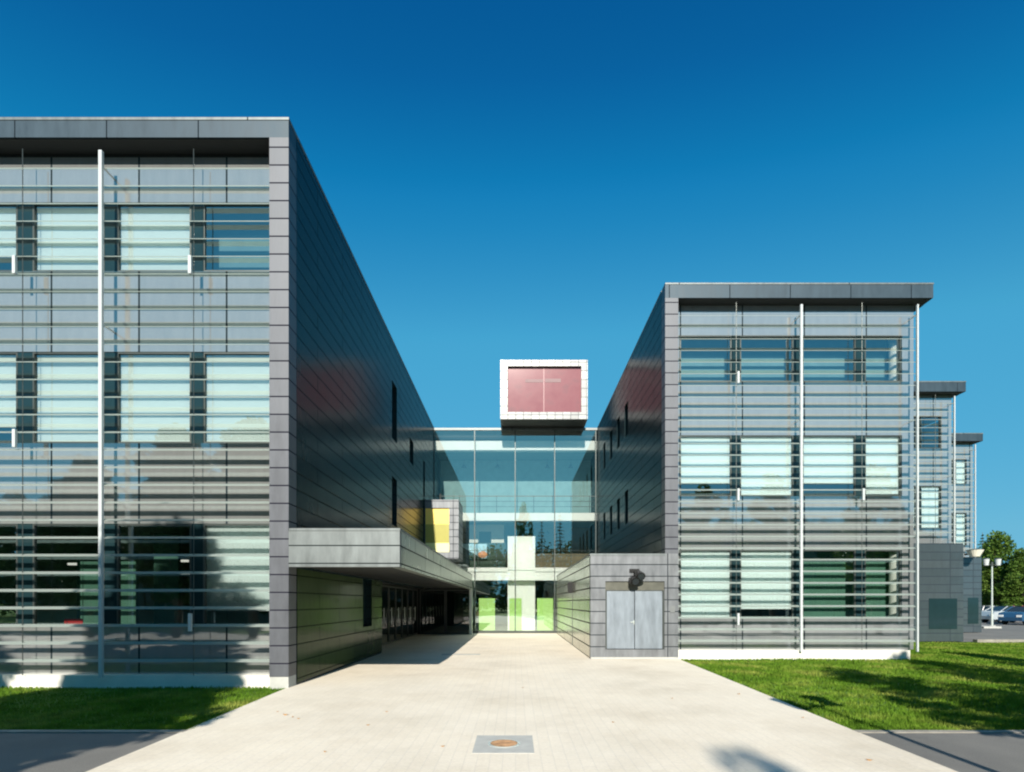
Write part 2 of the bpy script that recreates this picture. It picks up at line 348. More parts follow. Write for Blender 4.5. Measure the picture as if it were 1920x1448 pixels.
for i in range(n):
    (xa,ya),(xb,yb) = pathpts[i], pathpts[(i+1)%n]
    b.quad((xa,ya,0),(xa,ya,-.1),(xb,yb,-.1),(xb,yb,0))
struct(b.build('path', M['paving']))
sheet('lawn', [(-40,YR),(-4.37-(YR-5.68)*.02,YR),(-4.62,k1-.02),(-4.62,k1+.6),(-40,k1+.6)], -.03, M['lawn'])
sheet('lawn', [(4.55,YR),(60,YR),(60,24.5),(12,24.9),(4.99,1.62*D),(4.99,1.553*D)], -.045, M['lawn'])
b = MB(); b.box(-40,-4.42,YR-.10,YR+.03,-.1,.004); struct(b.build('kerb', M['kerb']))
b = MB(); b.box(4.56,40,YR-.10,YR+.03,-.1,.0); struct(b.build('kerb', M['kerb']))
b = MB(); b.box(20.2,90,24.5,24.75,-.1,.10); struct(b.build('kerb', M['kerb']))
sheet('parking_lot', [(12.2,24.75),(110,24.75),(110,75),(12.2,75)], -.02, M['asphalt'])

def grass(name, x0, x1, y0, y1, dens, inside):
    N = int((x1-x0)*(y1-y0)*dens)
    x = rng.uniform(x0,x1,N); u = rng.uniform(0,1,N); y = y0+(y1-y0)*u**1.7
    keep = inside(x, y); x = x[keep]; y = y[keep]; N = len(x)
    a = rng.uniform(0, 2*np.pi, N); h = rng.uniform(.025,.06,N)*(1+.35*np.sin(x*1.3)*np.cos(y*.9)); wd = rng.uniform(.006,.014,N)*(1+(y-y0)/9)
    z0 = -.047
    V = np.zeros((N,3,3)); dx, dy = np.cos(a)*wd, np.sin(a)*wd
    V[:,0] = np.stack([x-dx,y-dy,np.full(N,z0)],1); V[:,1] = np.stack([x+dx,y+dy,np.full(N,z0)],1)
    l = rng.uniform(-.03,.03,(N,2)); V[:,2] = np.stack([x+l[:,0],y+l[:,1],z0+.015+h],1)
    me = bpy.data.meshes.new(name); me.vertices.add(N*3); me.vertices.foreach_set('co', V.ravel())
    me.loops.add(N*3); me.loops.foreach_set('vertex_index', np.arange(N*3,dtype=np.int32))
    me.polygons.add(N); me.polygons.foreach_set('loop_start', np.arange(0,N*3,3,dtype=np.int32)); me.polygons.foreach_set('loop_total', np.full(N,3,dtype=np.int32))
    me.materials.append(M['grass']); me.update(); me.validate()
    o = bpy.data.objects.new(name, me); COL.objects.link(o); struct(o, 'stuff'); return o
g = grass('grass', -12.5,-4.3, YR+.03, k1+.35, 1700, lambda x,y: x < -4.40-(y-YR)*.055+.06*np.sin(y*7)*np.sin(y*2.3+1))
tag(g, 'short green lawn grass in the shade before the nearer left facade', 'grass')
g = grass('grass', 4.5, 24, YR+.03, 24.45, 620, lambda x,y: (x > 4.60+(y-YR)*.042+.07*np.sin(y*6)*np.sin(y*2.1+2)) & (x < y*1.0+1.5) & ((y < 17.4) | (x > 12.3)))
tag(g, 'sunlit green lawn grass crossed by long tree shadows on the right', 'grass')

# ------------------------------------------------------------ louvred facade, shared by all wings
ZT = 11.50
PITCH = .3575
BL = [10.52-PITCH*i for i in range(29)]
ROWS = [(8.64, 10.08), (5.05, 6.96), (1.22, 3.37)]
def facade(root, x0, x1, yf, g, cols, blinds, posts, rods, brackets, zbot, lx0, lx1, spand, pane, side_back=None, floors=(0,1,2), gapx=None):
    """yf front plane of the louvres, g depth to the glass line; cols = window spans; blinds[(row, col)] = z of the blind's lower edge"""
    yb = yf+g
    rows = [ROWS[i] for i in floors]
    b = MB(); b.wall('y', yb, yb+.12, x0, x1, zbot, 11.02, [(cols[0][0]-.02, cols[-1][1]+.02, r[0], r[1]) for r in rows])
    b.build('facade_panel', spand, root)
    for i in floors:
        z0, z1 = ROWS[i]
        for c in range(len(cols)-1):
            m = MB(); m.box(cols[c][1], cols[c+1][0], yb+.02, yb+.11, z0, z1); m.build('dark_panel', M['gap'], root)
        if gapx: m = MB(); m.box(gapx[0], gapx[1], yb+.02, yb+.11, z0, z1); m.build('dark_panel', M['gap'], root)
        for c, (a, d) in enumerate(cols):
            wdw = MB(); t_ = .035
            wdw.wall('y', yb+.015, yb+.09, a, d, z0, z1, [(a+t_, d-t_, z0+t_, z1-t_)])
            wo_ = wdw.build('window', M['frame'], root)
            p = MB(); p.quad((a+t_,yb+.05,z0+t_),(d-t_,yb+.05,z0+t_),(d-t_,yb+.05,z1-t_),(a+t_,yb+.05,z1-t_)); p.build('pane', pane, wo_)
            zb = blinds.get((i, c))
            if zb is not None:
                q = MB(); q.box(a+.02, d-.02, yb+.10, yb+.11, max(zb, z0+.01), z1-.005); q.box(a+.02, d-.02, yb+.095, yb+.118, max(zb, z0+.01)-.005, max(zb, z0+.01)+.03)
                q.build('blind', M['blind'], wo_)
    # louvre blades: thin tilted slats
    for z in BL:
        if z < zbot+.12: continue
        m = MB()
        ya, w_, t_ = yf+.06, .08, .013
        dz = .044
        def slat(p0, p1, inn):   # p0,p1 xy endpoints of the front edge, inn = inward vector
            (xa,ya_),(xb,yb_) = p0, p1; ix, iy = inn
            F0 = [(xa,ya_,z),(xb,yb_,z)]; B0 = [(xa+ix*w_,ya_+iy*w_,z+dz),(xb+ix*w_,yb_+iy*w_,z+dz)]
            up = lambda p: (p[0],p[1],p[2]+t_)
            m.quad(F0[0],F0[1],up(F0[1]),up(F0[0])); m.quad(up(F0[0]),up(F0[1]),up(B0[1]),up(B0[0]))
            m.quad(F0[0],B0[0],B0[1],F0[1]); m.quad(B0[0],up(B0[0]),up(B0[1]),B0[1])
            m.quad(F0[0],up(F0[0]),up(B0[0]),B0[0]); m.quad(F0[1],B0[1],up(B0[1]),up(F0[1]))
        slat((lx0, ya), (lx1, ya), (0, 1))
        if side_back: slat((lx1, ya), (lx1, side_back), (-1, 0))
        m.build('louvre', M['louvre'], root)
    ztop = 10.84
    for px_ in posts:
        m = MB(); hw_ = .033 if px_ < lx1-.1 else .022; m.box(px_-hw_, px_+hw_, yf-.01, yf+.055, zbot-.03, ztop)
        z = ztop-.3
        while z > zbot: m.box(px_-.012, px_+.012, yf+.056, yb-.003, z, z+.03); z -= 3.2
        m.build('post', M['post'], root)
    for px_ in rods:
        m = MB(); m.cyl((px_, yf+.10, zbot), (px_, yf+.10, 10.95), .009, n=6); m.build('hanger_rod', M['frame'], root)
    for px_, z in brackets:
        m = MB(); m.box(px_-.03, px_+.03, yf, yf+.055, z, z+.36); m.build('bracket', M['post'], root)

def interior(root, x0, x1, ya, yb, zfl=(0,4.1,7.6,11.0), wall='inner'):
    """floor slabs, back wall and end walls so that the rooms behind the glass are real"""
    m = MB()
    for z in zfl[:-1]: m.box(x0, x1, ya, yb, z-.3 if z else .01, z+.02 if z else .06)
    m.build('floor_slab', M['floor_in'], root)
    m = MB(); m.box(x0, x1, yb, yb+.15, .1, 10.95); m.box(x0-.0, x0+.12, ya, yb-.01, .1, 10.94); m.box(x1-.12, x1, ya, yb-.01, .1, 10.94)
    x = x0+3.7
    while x < x1-.5: m.box(x-.06, x+.06, ya+1.2, yb-.02, .12, 10.9); x += 3.8
    m.build('interior_wall', M[wall], root)

# ------------------------------------------------------------ near left building
G = .41
LB = thing('office_building', 'large dark clad three storey building with louvred front on the left, nearest the camera', 'building', (-9, k1, 0))
XW = -4.58
XP = wx(505)
slotsL = [((1.835*D,1.912*D), (1.72+568/S, 1.72+767/S)), ((1.835*D,1.912*D), (1.72+269/S, 1.72+437/S)), ((2.14*D,2.22*D), (1.72+567/S, 1.72+665/S)),
          ((2.455*D,2.50*D), (1.72+491/S, 1.72+657/S)), ((2.455*D,2.50*D), (1.72+283/S, 1.72+483/S)), ((2.16*D,2.2*D), (3.42, 4.0)), ((1.484*D,1.575*D), (.98, 2.44))]
entr = (19.1, 30.4, -1, 2.44)
hl = [(a[0], a[1], z[0], z[1]) for a, z in slotsL]+[entr]
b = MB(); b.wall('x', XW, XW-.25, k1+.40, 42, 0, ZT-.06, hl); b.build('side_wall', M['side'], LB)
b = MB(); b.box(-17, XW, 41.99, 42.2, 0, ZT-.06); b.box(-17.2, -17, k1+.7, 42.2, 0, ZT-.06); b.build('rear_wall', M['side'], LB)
# lower part of the side wall: shinier, the lawn's green reflection put into the colour
b = MB(); b.wall('x', XW+.012, XW+.002, k1+.42, 19.1, .05, 2.43, [hl[6]]); b.build('side_panel', M['lowside'], LB)
for h in hl[:-1]:
    m = MB(); m.box(XW-.22, XW-.16, h[0]+.002, h[1]-.002, h[2]+.002, h[3]-.002); w_ = m.build('slot_window', M['gap'], LB)
# roof and fascia
b = MB(); b.box(-17.2, XW-.002, k1+.42, 42.2, 11.02, ZT-.08); b.build('roof', M['soffit'], LB)
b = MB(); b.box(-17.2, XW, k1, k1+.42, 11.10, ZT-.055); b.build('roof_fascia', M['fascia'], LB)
b = MB(); b.box(-17.2, XW+.01, k1-.012, k1+.5, ZT-.055, ZT); b.box(XW-.3, XW+.012, k1+.5, 42.25, ZT-.059, ZT+.002); b.build('roof_edge_trim', M['canopy'], LB)
b = MB(); b.box(-17.2, XP, k1+.41, k1+.42, 11.02, 11.10); b.box(-17.2, XP-.002, k1+.03, k1+.409, 11.085, 11.098); b.build('soffit_shade_edge', M['soffit'], LB)  # black board added for the shade under the fascia
# corner pier
b = MB(); b.box(XP, XW, k1, k1+.41, .22, 11.099); b.build('corner_pier', M['pier'], LB)
b = MB(); b.box(XP+.004, XW-.004, k1+.004, k1+.4, -.05, .219); b.build('pier_base', M['castgrey'], LB)
b = MB(); b.box(-17, XP-.002, k1+.16, k1+.4, -.06, .235); b.build('plinth', M['white'], LB)
# facade
mod = 1.828
cl = [(-5.15-1.39, -5.15-.01)]
cl = [(wx(380,1.0365), XP-.02), (wx(218,1.0365), wx(358,1.0365)), (wx(60,1.0365), wx(195,1.0365))]
xr = wx(32,1.0365)
for i in range(3): cl.append((xr-1.55, xr)); xr -= mod
cl = cl[::-1]
nC = len(cl)
bz = {(0,nC-3):wz(508), (0,nC-2):wz(508), (0,nC-4):wz(482)}
bz = {}
L_ = lambda r, c: (r, nC-1-c)
bz[L_(0,1)] = 8.72; bz[L_(0,2)] = 8.72; bz[L_(0,3)] = 9.0
for c in range(6): bz[L_(1,c)] = 5.1
bz[L_(1,3)] = 5.42
bz[L_(2,0)] = 1.55; bz[L_(0,4)] = 8.7; bz[L_(0,5)] = 8.7
facade(LB, -17, XP-.002, k1, G, cl, bz, [wx(188), wx(188)-3.55, wx(188)-7.1], [wx(355)+.03, wx(25)+.1], [(wx(355), wz(512)), (wx(25), wz(512)), (wx(25), wz(838)), (wx(355), wz(1184))], .235, -17, XP-.01, M['spandrel'], M['pane'])
interior(LB, -16.9, XW-.3, k1+G+.13, k1+G+6.5)
# ground floor room: white ceiling light tubes; added partitions coloured like the pane reflections
M['refl_g'] = plain('tree_reflection_green', (.075,.19,.13), .7); M['refl_b'] = plain('sky_reflection_blue', (.14,.26,.28), .7)  # tree and sky reflections of the panes put into these colours
m = MB(); m.box(-10.1,-8.75, k1+1.6, k1+1.7, .1, 2.9); m.box(-8.2,-7.65, k1+1.4, k1+1.5, .1, 3.3); m.box(-7.4,-6.9,k1+1.5,k1+1.6,2.3,3.3); m.build('reflection_backing', M['refl_g'], LB)
m = MB(); m.box(-12,-5.1, k1+.95, k1+1.0, 7.7, 10.6); m.build('reflection_backing', M['refl_b'], LB)
M['tube'] = plain('fluorescent_tube', (.8,.8,.75), .4)
_b = [n for n in M['tube'].node_tree.nodes if n.type == 'BSDF_PRINCIPLED'][0]; _b.inputs['Emission Color'].default_value = (1,.97,.85,1); _b.inputs['Emission Strength'].default_value = .7
M['wire'] = M['frame']
for px_, py_ in ((322,1052),(328,1075),(155,1058)):
    cx = wx(px_,1.17); cz = wz(py_,1.17)
    m = MB(); m.box(cx-.36,cx+.36,1.17*D,1.17*D+.08,cz-.02,cz+.03); m.build('tube_lamp', M['tube'], LB)
sx, sy = wx(127,1.09), 1.09*D
M['redp'] = plain('red_plastic', (.55,.03,.03), .4)
st = thing('added_red_stool', 'stool shaped red form added behind the ground floor glass of the left building', 'stool', (sx, sy, .06))  # stool added where a red spot shows in the glass
m = MB(); m.box(sx-.21,sx+.21,sy+.15,sy+.18,1.12,1.36); m.build('backrest', M['redp'], st, bevel=.02)
m = MB(); m.cyl((sx,sy,.80),(sx,sy,.85),.19,n=16); m.box(sx-.02,sx+.02,sy+.15,sy+.17,.84,1.12); m.build('seat', M['redp'], st)
for a_ in (-1,1):
    for b_ in (-1,1):
        m = MB(); m.cyl((sx+a_*.12,sy+b_*.12,.80),(sx+a_*.2,sy+b_*.2,.06),.012,n=6); m.build('leg', M['frame'], st)
# canopy
XC = -2.34; ZC0, ZC1 = 2.44, 3.22
b = MB(); b.box(XW+.001, XC, k1+.003, k1+.2, ZC0, ZC1-.05)
cano = b.build('canopy', M['canopy'], LB)
b = MB(); b.box(XC-.2, XC-.001, k1+.201, 30.2, ZC0, ZC1-.05); b.build('canopy_side', M['canopyside'], cano)
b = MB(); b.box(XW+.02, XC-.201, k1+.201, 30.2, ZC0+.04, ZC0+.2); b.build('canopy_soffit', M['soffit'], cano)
b = MB(); b.box(XW+.013, XC+.012, k1-.01, 30.22, ZC1-.05, ZC1); b.build('canopy_trim', M['canopy'], cano)
b = MB(); b.box(XC-.14, XC+.0, 30.0, 30.3, 0, ZC0+.01); b.build('canopy_post', M['steel'], cano)
# entrance recess: dark glazed doors
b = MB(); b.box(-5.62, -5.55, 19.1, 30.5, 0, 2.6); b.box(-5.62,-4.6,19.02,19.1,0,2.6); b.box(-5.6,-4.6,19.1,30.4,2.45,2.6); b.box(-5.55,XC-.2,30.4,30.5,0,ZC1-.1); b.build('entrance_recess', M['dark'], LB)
for i in range(8):
    y0 = 19.3+i*1.38
    fr = MB(); fr.wall('x', -5.30, -5.36, y0, y0+1.34, .02, 2.42, [(y0+.05, y0+1.29, .1, 2.36)]); o_ = fr.build('entrance_door', M['frame'], LB)
    p = MB(); p.quad((-5.33,y0+.05,.1),(-5.33,y0+1.29,.1),(-5.33,y0+1.29,2.36),(-5.33,y0+.05,2.36)); p.build('pane', M['dglass'], o_)
    h_ = MB(); h_.cyl((-5.24,y0+.2,.8),(-5.24,y0+.2,1.5),.02,n=8); h_.cyl((-5.24,y0+.2,.9),(-5.31,y0+.2,.9),.012,n=6); h_.cyl((-5.24,y0+.2,1.4),(-5.31,y0+.2,1.4),.012,n=6); h_.build('handle', M['steel'], o_)
for i in range(2):
    x0_ = -5.2+i*1.42
    fr = MB(); fr.wall('y', 30.30, 30.36, x0_, x0_+1.38, .02, 2.42, [(x0_+.05, x0_+1.33, .1, 2.36)]); o_ = fr.build('entrance_door', M['frame'], LB)
    p = MB(); p.quad((x0_+.05,30.33,.1),(x0_+1.33,30.33,.1),(x0_+1.33,30.33,2.36),(x0_+.05,30.33,2.36)); p.build('pane', M['dglass'], o_)
# yellow bay
kB = 2.5; YB = kB*D
bx0, bx1, bz0, bz1 = XW, wx(860,kB), wz(1048,kB), wz(937,kB)
b = MB(); wx0, wx1, wz0, wz1 = XW+.02, wx(842,kB), wz(1035,kB), wz(953,kB)
b.wall('y', YB, YB+2.2, bx0+.002, bx1, bz0, bz1, [(wx0, wx1, wz0, wz1)])
bay = b.build('bay_window', M['vest'], LB)
z1_, z2_ = wz(983,kB), wz(1018,kB)
for nm, a, d, mt in (('yellow_panel', z1_, wz1, 'yellow'), ('olive_panel', z2_, z1_, 'olive'), ('pale_panel', wz0, z2_, 'paleyel')):
    m = MB(); m.box(wx0+.002, wx1-.002, YB+.06, YB+.14, a+.002, d-.002); m.build(nm, M[mt], bay)
m = MB(); m.cyl((wx(824,kB), YB+.3, bz1), (wx(824,kB), YB+.3, bz1+.35), .05, n=8); m.build('vent_pipe', M['frame'], bay)

# ------------------------------------------------------------ right wings
def wing(label, kf, xa, xcore, xpost, xfas, yend, cols, blinds, posts, rods, brackets, zbot, floors, pier=None, spand='spandrel_r', lx0=None):
    yf = kf*D
    root = thing('office_building', label, 'building', ((xa+xcore)/2, yf, 0))
    xl = pier if pier else xa
    facade(root, xl, xcore, yf, G, cols, blinds, posts, rods, brackets, zbot, xl if lx0 is None else lx0, xpost, M[spand], M['pane_r'], side_back=None, floors=floors, gapx=(cols[-1][1], xcore-.003))
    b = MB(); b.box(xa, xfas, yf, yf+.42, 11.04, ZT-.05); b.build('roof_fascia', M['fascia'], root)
    b = MB(); b.box((pier+.003 if pier else xa), xfas-.03, yf+.03, yf+.415, 11.025, 11.038); b.build('soffit_shade_board', M['soffit'], root)  # black sheet added as overhang shade
    b = MB(); b.box(xa-(.0 if pier else 0), xfas+.01, yf-.012, yf+.43, ZT-.05, ZT); b.build('roof_edge_trim', M['canopy'], root)
    b = MB(); b.box(xa+(.27 if pier else 0), xfas, yf+.421, yend+.5, 11.03, ZT-.04); b.build('roof', M['soffit'], root)
    m = MB(); xg = xpost-.06
    m.quad((xcore+.003,yf+G+.05,zbot),(xg,yf+G+.05,zbot),(xg,yf+G+.05,11.0),(xcore+.003,yf+G+.05,11.0)); m.quad((xg,yf+G+.05,zbot),(xg,yf+G+1.6,zbot),(xg,yf+G+1.6,11.0),(xg,yf+G+.05,11.0)); m.build('corner_glass', M['corner'], root)
    interior(root, xa+.3 if pier else xa+.02, xcore-.02, yf+G+.13, yf+G+5.5)
    b = MB(); b.box(xcore-.15, xcore, yf+G+5.7, yend, zbot, 11.02); b.build('end_wall', M['side'], root)
    return root
K2b = 1.517+G/D
c2 = [(wx(a,K2b), wx(d,K2b)) for a, d in ((1275,1372),(1388,1488),(1505,1605),(1622,1690))]
bl2 = {(1,0):wz(905,K2b),(1,1):wz(927,K2b),(1,2):wz(905,K2b),(1,3):wz(925,K2b),(2,0):wz(1163,K2b),(2,1):wz(1142,K2b)}
XE = -XW-.01
RB = wing('grey three storey building right of the paved path, with white blinds', 1.517, XE, wx(1713,K2b), wx(1722,1.517), wx(1750,1.517), 24.0, c2, bl2,
          [wx(1503,1.517), wx(1721,1.517)], [wx(1383,1.517), wx(1620,1.517)], [(wx(1385,1.517), wz(718,1.517)), (wx(1385,1.517), wz(938,1.517)), (wx(1620,1.517), wz(938,1.517)), (wx(1385,1.517), wz(1172,1.517))], .25, (0,1,2), pier=wx(1272,1.517))
yf = k2
b = MB(); b.box(XE+.001, wx(1272,1.517)-.002, yf+.001, yf+.41, 3.22, 11.039); b.build('corner_pier', M['pier'], RB)
b = MB(); b.box(4.58, wx(1272,1.517)-.002, yf+.002, yf+.41, .0, 3.219); b.build('pier_foot', M['vest'], RB)
b = MB(); b.box(wx(1272,1.517), wx(1711,1.517), yf+.1, yf+.4, -.09, .25); b.build('plinth', M['white'], RB)
slotsR = []
for kc in (2.05, 2.21, 2.38, 2.56):
    slotsR += [((kc-.032)*D, (kc+.032)*D, 1.72+640/S, 1.72+765/S), ((kc-.032)*D, (kc+.032)*D, 1.72+303/S, 1.72+430/S)]
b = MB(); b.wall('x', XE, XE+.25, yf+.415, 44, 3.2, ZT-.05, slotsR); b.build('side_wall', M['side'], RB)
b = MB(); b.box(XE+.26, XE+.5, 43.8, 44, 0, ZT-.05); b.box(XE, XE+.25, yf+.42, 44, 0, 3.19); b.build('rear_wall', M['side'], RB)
b = MB(); b.box(XE-.01, XE+.3, yf+.43, 44.05, ZT-.048, ZT+.002); b.build('roof_edge_trim', M['canopy'], RB)
for h in slotsR:
    m = MB(); m.box(XE+.16, XE+.22, h[0]+.002, h[1]-.002, h[2]+.002, h[3]-.002); m.build('slot_window', M['gap'], RB)
m = MB(); m.box(8.95,12.0, k2+.95, k2+1.0, .1, 3.6); m.build('reflection_backing', M['refl_g'], RB)  # added behind the panes; green reflection put into its colour
m = MB(); m.box(5.2,12.0, k2+1.0, k2+1.05, 7.7, 10.6); m.build('reflection_backing', M['refl_b'], RB)  # added behind the panes; blue sky reflection put into its colour
for r, xc_ in ((0, wx(1660,1.62)), (2, wx(1660,1.62))):
    z0, z1 = ROWS[r]; m = MB(); m.cyl((xc_, k2+G+.33, z0-1.1 if r==0 else .1), (xc_, k2+G+.33, z1+.3), .15, n=16); m.build('column', M['white'], RB)
# projecting entrance block with steel doors
VX0, VX1 = wx(1107,1.517), XE
dh = (wx(1135,1.517), wx(1246,1.517), .285, 2.37)
b = MB(); b.wall('y', k2-.004, k2+.2, VX0, VX1+.008, .0, ZC1-.06, [dh]); ves = b.build('entrance_block', M['vest'], RB)
b = MB(); b.box(VX0, VX0+.2, k2+.201, 31.3, 0, ZC1-.06); b.build('block_side', M['blockside'], ves)
b = MB(); b.box(VX0+.201, VX1-.01, k2+.201, 31.3, ZC1-.3, ZC1-.062); b.build('block_roof', M['soffit'], ves)
b = MB(); b.box(VX0-.012, VX1+.02, k2-.016, k2+.22, ZC1-.06, ZC1); b.box(VX0-.012, VX0+.25, k2+.221, 31.3, ZC1-.061, ZC1-.001); b.build('block_trim', M['canopy'], ves)
b = MB(); b.box(dh[0]+.003, dh[1]-.003, k2+.04, k2+.10, 2.09, 2.367); b.build('transom', M['transom'], ves)
b = MB(); b.box(VX0+.01, VX1+.4, k2-.03, k2-.006, .0, .05); b.build('door_sill', M['castgrey'], ves)
midx = (dh[0]+dh[1])/2
for a, d, s_ in ((dh[0]+.05, midx-.008, 1), (midx+.008, dh[1]-.05, -1)):
    m = MB(); m.box(a, d, k2+.045, k2+.09, .30, 2.085); dd = m.build('door', M['door'], ves, bevel=.008)
m = MB(); m.wall('y', k2+.02, k2+.11, dh[0]+.002, dh[1]-.002, .287, 2.088, [(dh[0]+.045, dh[1]-.045, .288, 2.087)]); m.build('door_frame', M['frame'], ves)
h_ = MB(); h_.box(midx-.035, midx-.015, k2+.02, k2+.045, 1.05, 1.18); h_.cyl((midx-.025,k2+.01,1.12),(midx-.13,k2+.01,1.12),.01,n=8); h_.cyl((midx-.025,k2+.01,1.12),(midx-.025,k2+.045,1.12),.01,n=8); h_.build('door_handle', M['steel'], ves)
m = MB(); xj = 2.0*D; m.box(VX0-.012, VX0-.001, xj-.03, xj+.03, .0, 2.2); m.build('cover_strip', M['frame'], ves)
# wall items
fl = thing('wall_floodlight', 'black twin floodlight bolted to the entrance block above the steel doors', 'floodlight', (wx(1192,1.5), k2-.02, wz(1080,1.5)))
X_, Y_, Z_ = fl.location
m = MB(); m.box(X_-.16,X_+.14,Y_-.03,Y_+.014,Z_+.12,Z_+.22); m.box(X_-.03,X_+.03,Y_-.16,Y_-.02,Z_-.02,Z_+.14); m.build('bracket', M['black'], fl)
for dx, dz in ((-.06,-.12),(.10,.03)):
    m = MB(); m.cyl((X_+dx,Y_-.10,Z_+dz+.05),(X_+dx+.03,Y_-.30,Z_+dz-.06),.10,.14,n=14); m.box(X_+dx-.13,X_+dx+.13,Y_-.22,Y_-.06,Z_+dz-.12,Z_+dz+.06); o_ = m.build('lamp_head', M['black'], fl); m = MB(); m.cyl((X_+dx+.029,Y_-.298,Z_+dz-.058),(X_+dx+.032,Y_-.312,Z_+dz-.065),.105,n=14); m.build('lens', M['carglass'], o_)
M['keypad'] = plain('keypad_grey', (.16,.17,.17), .5)
m = MB(); m.box(4.72,4.86,k2-.02,k2+.0,1.42,1.62); m.box(4.755,4.825,k2-.028,k2-.021,1.5,1.58); tag(m.build('door_keypad', M['keypad']), 'small grey keypad on the pier right of the steel doors', 'keypad')
m = MB(); m.box(VX0-.16, VX0-.013, xj-.1, xj+.1, 2.1, 2.55); m.box(VX0-.19,VX0-.161,xj-.08,xj+.08,2.12,2.5); tag(m.build('wall_lamp', M['black']), 'small dark box lamp on the path side of the entrance block', 'lamp')

def mid(kf): return kf+G/D
K3 = mid(2.19)
c3 = [(12.5+i*1.93, 12.5+i*1.93+1.65) for i in range(3)]
c3 = [(wx(1700,K3), wx(1718,K3)), (wx(1727,K3), wx(1764,K3))] 
bl3 = {(1,0):wz(990,K3),(1,1):wz(990,K3)}
W2 = wing('set back louvred wing over a blue grey ground floor, just behind the right front building', 2.19, wx(1690,2.19), wx(1784,K3), wx(1790,2.19), wx(1811,2.19), 32.0, c3, bl3,
          [wx(1790,2.19)], [wx(1757,2.19)], [], 4.36, (0,1))
b = MB(); b.box(wx(1690,2.19), wx(1807,2.19), k3+.02, 32.2, .0, 4.34); b.build('ground_floor', M['lowbox'], W2)
m = MB(); m.box(wx(1742,2.19), wx(1795,2.19), k3+.008, k3+.018, .55, 1.9); m.build('dark_reflection_patch', M['gap'], W2)  # dark patch standing in for a reflection in the grey panels
K4 = mid(2.86)
c4 = [(wx(1775,K4), wx(1787,K4)), (wx(1792,K4), wx(1812,K4))]
W3 = wing('farthest grey wing with roof overhang, the smallest of the stepped right buildings', 2.86, wx(1770,2.86), wx(1824,K4), wx(1829,2.86), wx(1843,2.86), 45.0, c4, {(1,0):5.1,(1,1):5.1,(0,1):8.7,(0,0):8.7},
          [wx(1829,2.86)], [], [], 4.36, (0,1))
b = MB(); b.box(wx(1770,2.86), wx(1841,2.86), k4+.02, 45, .0, 4.34); b.build('ground_floor', M['lowbox'], W3)
m = MB(); m.box(wx(1815,2.86), wx(1835,2.86), k4+.008, k4+.018, .5, 2.0); m.build('dark_reflection_patch', M['gap'], W3)  # another painted dark reflection on the panels
# cream lantern on the corner
lx_, lz_ = wx(1828,2.8), wz(1038,2.8)
ln = thing('wall_lantern', 'cream bowl shaped lantern on the corner above the far blue grey ground floor', 'lantern', (lx_, 2.8*D, lz_))
m = MB(); m.cyl((lx_,2.8*D,lz_-.18),(lx_,2.8*D,lz_+.2),.22,.42,n=20); m.build('bowl', M['cream'], ln, smooth=False)
m = MB(); m.box(lx_-.05,lx_+.05,2.8*D,k4+.019,lz_-.05,lz_+.05); m.cyl((lx_,2.8*D,lz_+.2),(lx_,2.8*D,lz_+.26),.44,.1,n=20); m.build('bracket', M['frame'], ln)

# ------------------------------------------------------------ glass link between the buildings
LK = thing('glass_link_building', 'three storey glass walled link closing the end of the path between both buildings', 'building', (0, YL, 0))
lx = [XW+.01, wx(890,2.78), wx(966,2.78), wx(1040,2.78), wx(1117,2.78), XE-.005]
for i in range(len(lx)-1):
    a, d = lx[i]+.02, lx[i+1]-.02
    for z0, z1 in ((.14, 3.62), (3.66, 7.66), (7.70, 11.36)):
        m = MB(); m.quad((a,YL,z0),(d,YL,z0),(d,YL,z1),(a,YL,z1)); m.build('glass_pane', M['link'], LK)
for x in lx[:-1]:
    m = MB(); m.box(x-.022, x+.022, YL-.03, YL+.05, .12, 11.37); m.build('mullion', M['frame'], LK)
for z in (3.64, 7.68):
    m = MB(); m.box(lx[0], lx[-1], YL-.012, YL+.04, z-.009, z+.009); m.build('transom', M['frame'], LK)
m = MB(); m.box(lx[0], lx[-1], YL-.06, YL+.3, 11.37, 11.50); m.build('roof_edge_trim', M['canopy'], LK)
m = MB(); m.box(lx[0], lx[-1], YL-.05, YL+.2, .0, .13); m.build('threshold', M['frame'], LK)
m = MB(); m.box(lx[0], lx[-1], YL+.3, YL+8, 11.15, 11.46); m.build('roof', M['roofgrey'], LK)
for z0, z1 in ((10.36, 10.88), (6.36, 6.80), (2.98, 3.70)):
    m = MB(); m.box(lx[0], lx[-1], YL+.35, YL+.75, z0, z1); m.build('floor_slab', M['linkwhite'], LK)
    m = MB(); m.box(lx[0], lx[-1], YL+.751, YL+7.8, z0+.01, z1-.01); m.build('ceiling', M['ceil'], LK)
m = MB(); m.box(wx(952,2.86), wx(1003,2.86), YL+.7, YL+1.3, .0, 2.97); m.box(wx(952,2.83), wx(1003,2.83), YL+.20, YL+.33, 2.97, 5.46); m.build('white_column', M['linkwhite'], LK)
m = MB(); m.box(lx[0], lx[-1], YL+7.8, YL+8, 0, 11.1); m.build('back_wall', M['greenwall'], LK)
m = MB(); m.box(lx[0], lx[-1], YL+2.6, YL+2.7, 6.82, 10.34); m.build('sky_tint_wall', plain('sky_reflection_teal', (.24,.40,.41), .7), LK)  # added wall; the sky's reflection in the glass put into its colour
m = MB(); m.box(lx[0], wx(948,2.95), YL+3.2, YL+3.3, 3.71, 6.35); m.box(wx(1006,2.95), lx[-1], YL+3.2, YL+3.3, 3.71, 6.35); m.build('timber_wall', M['brownwall'], LK)
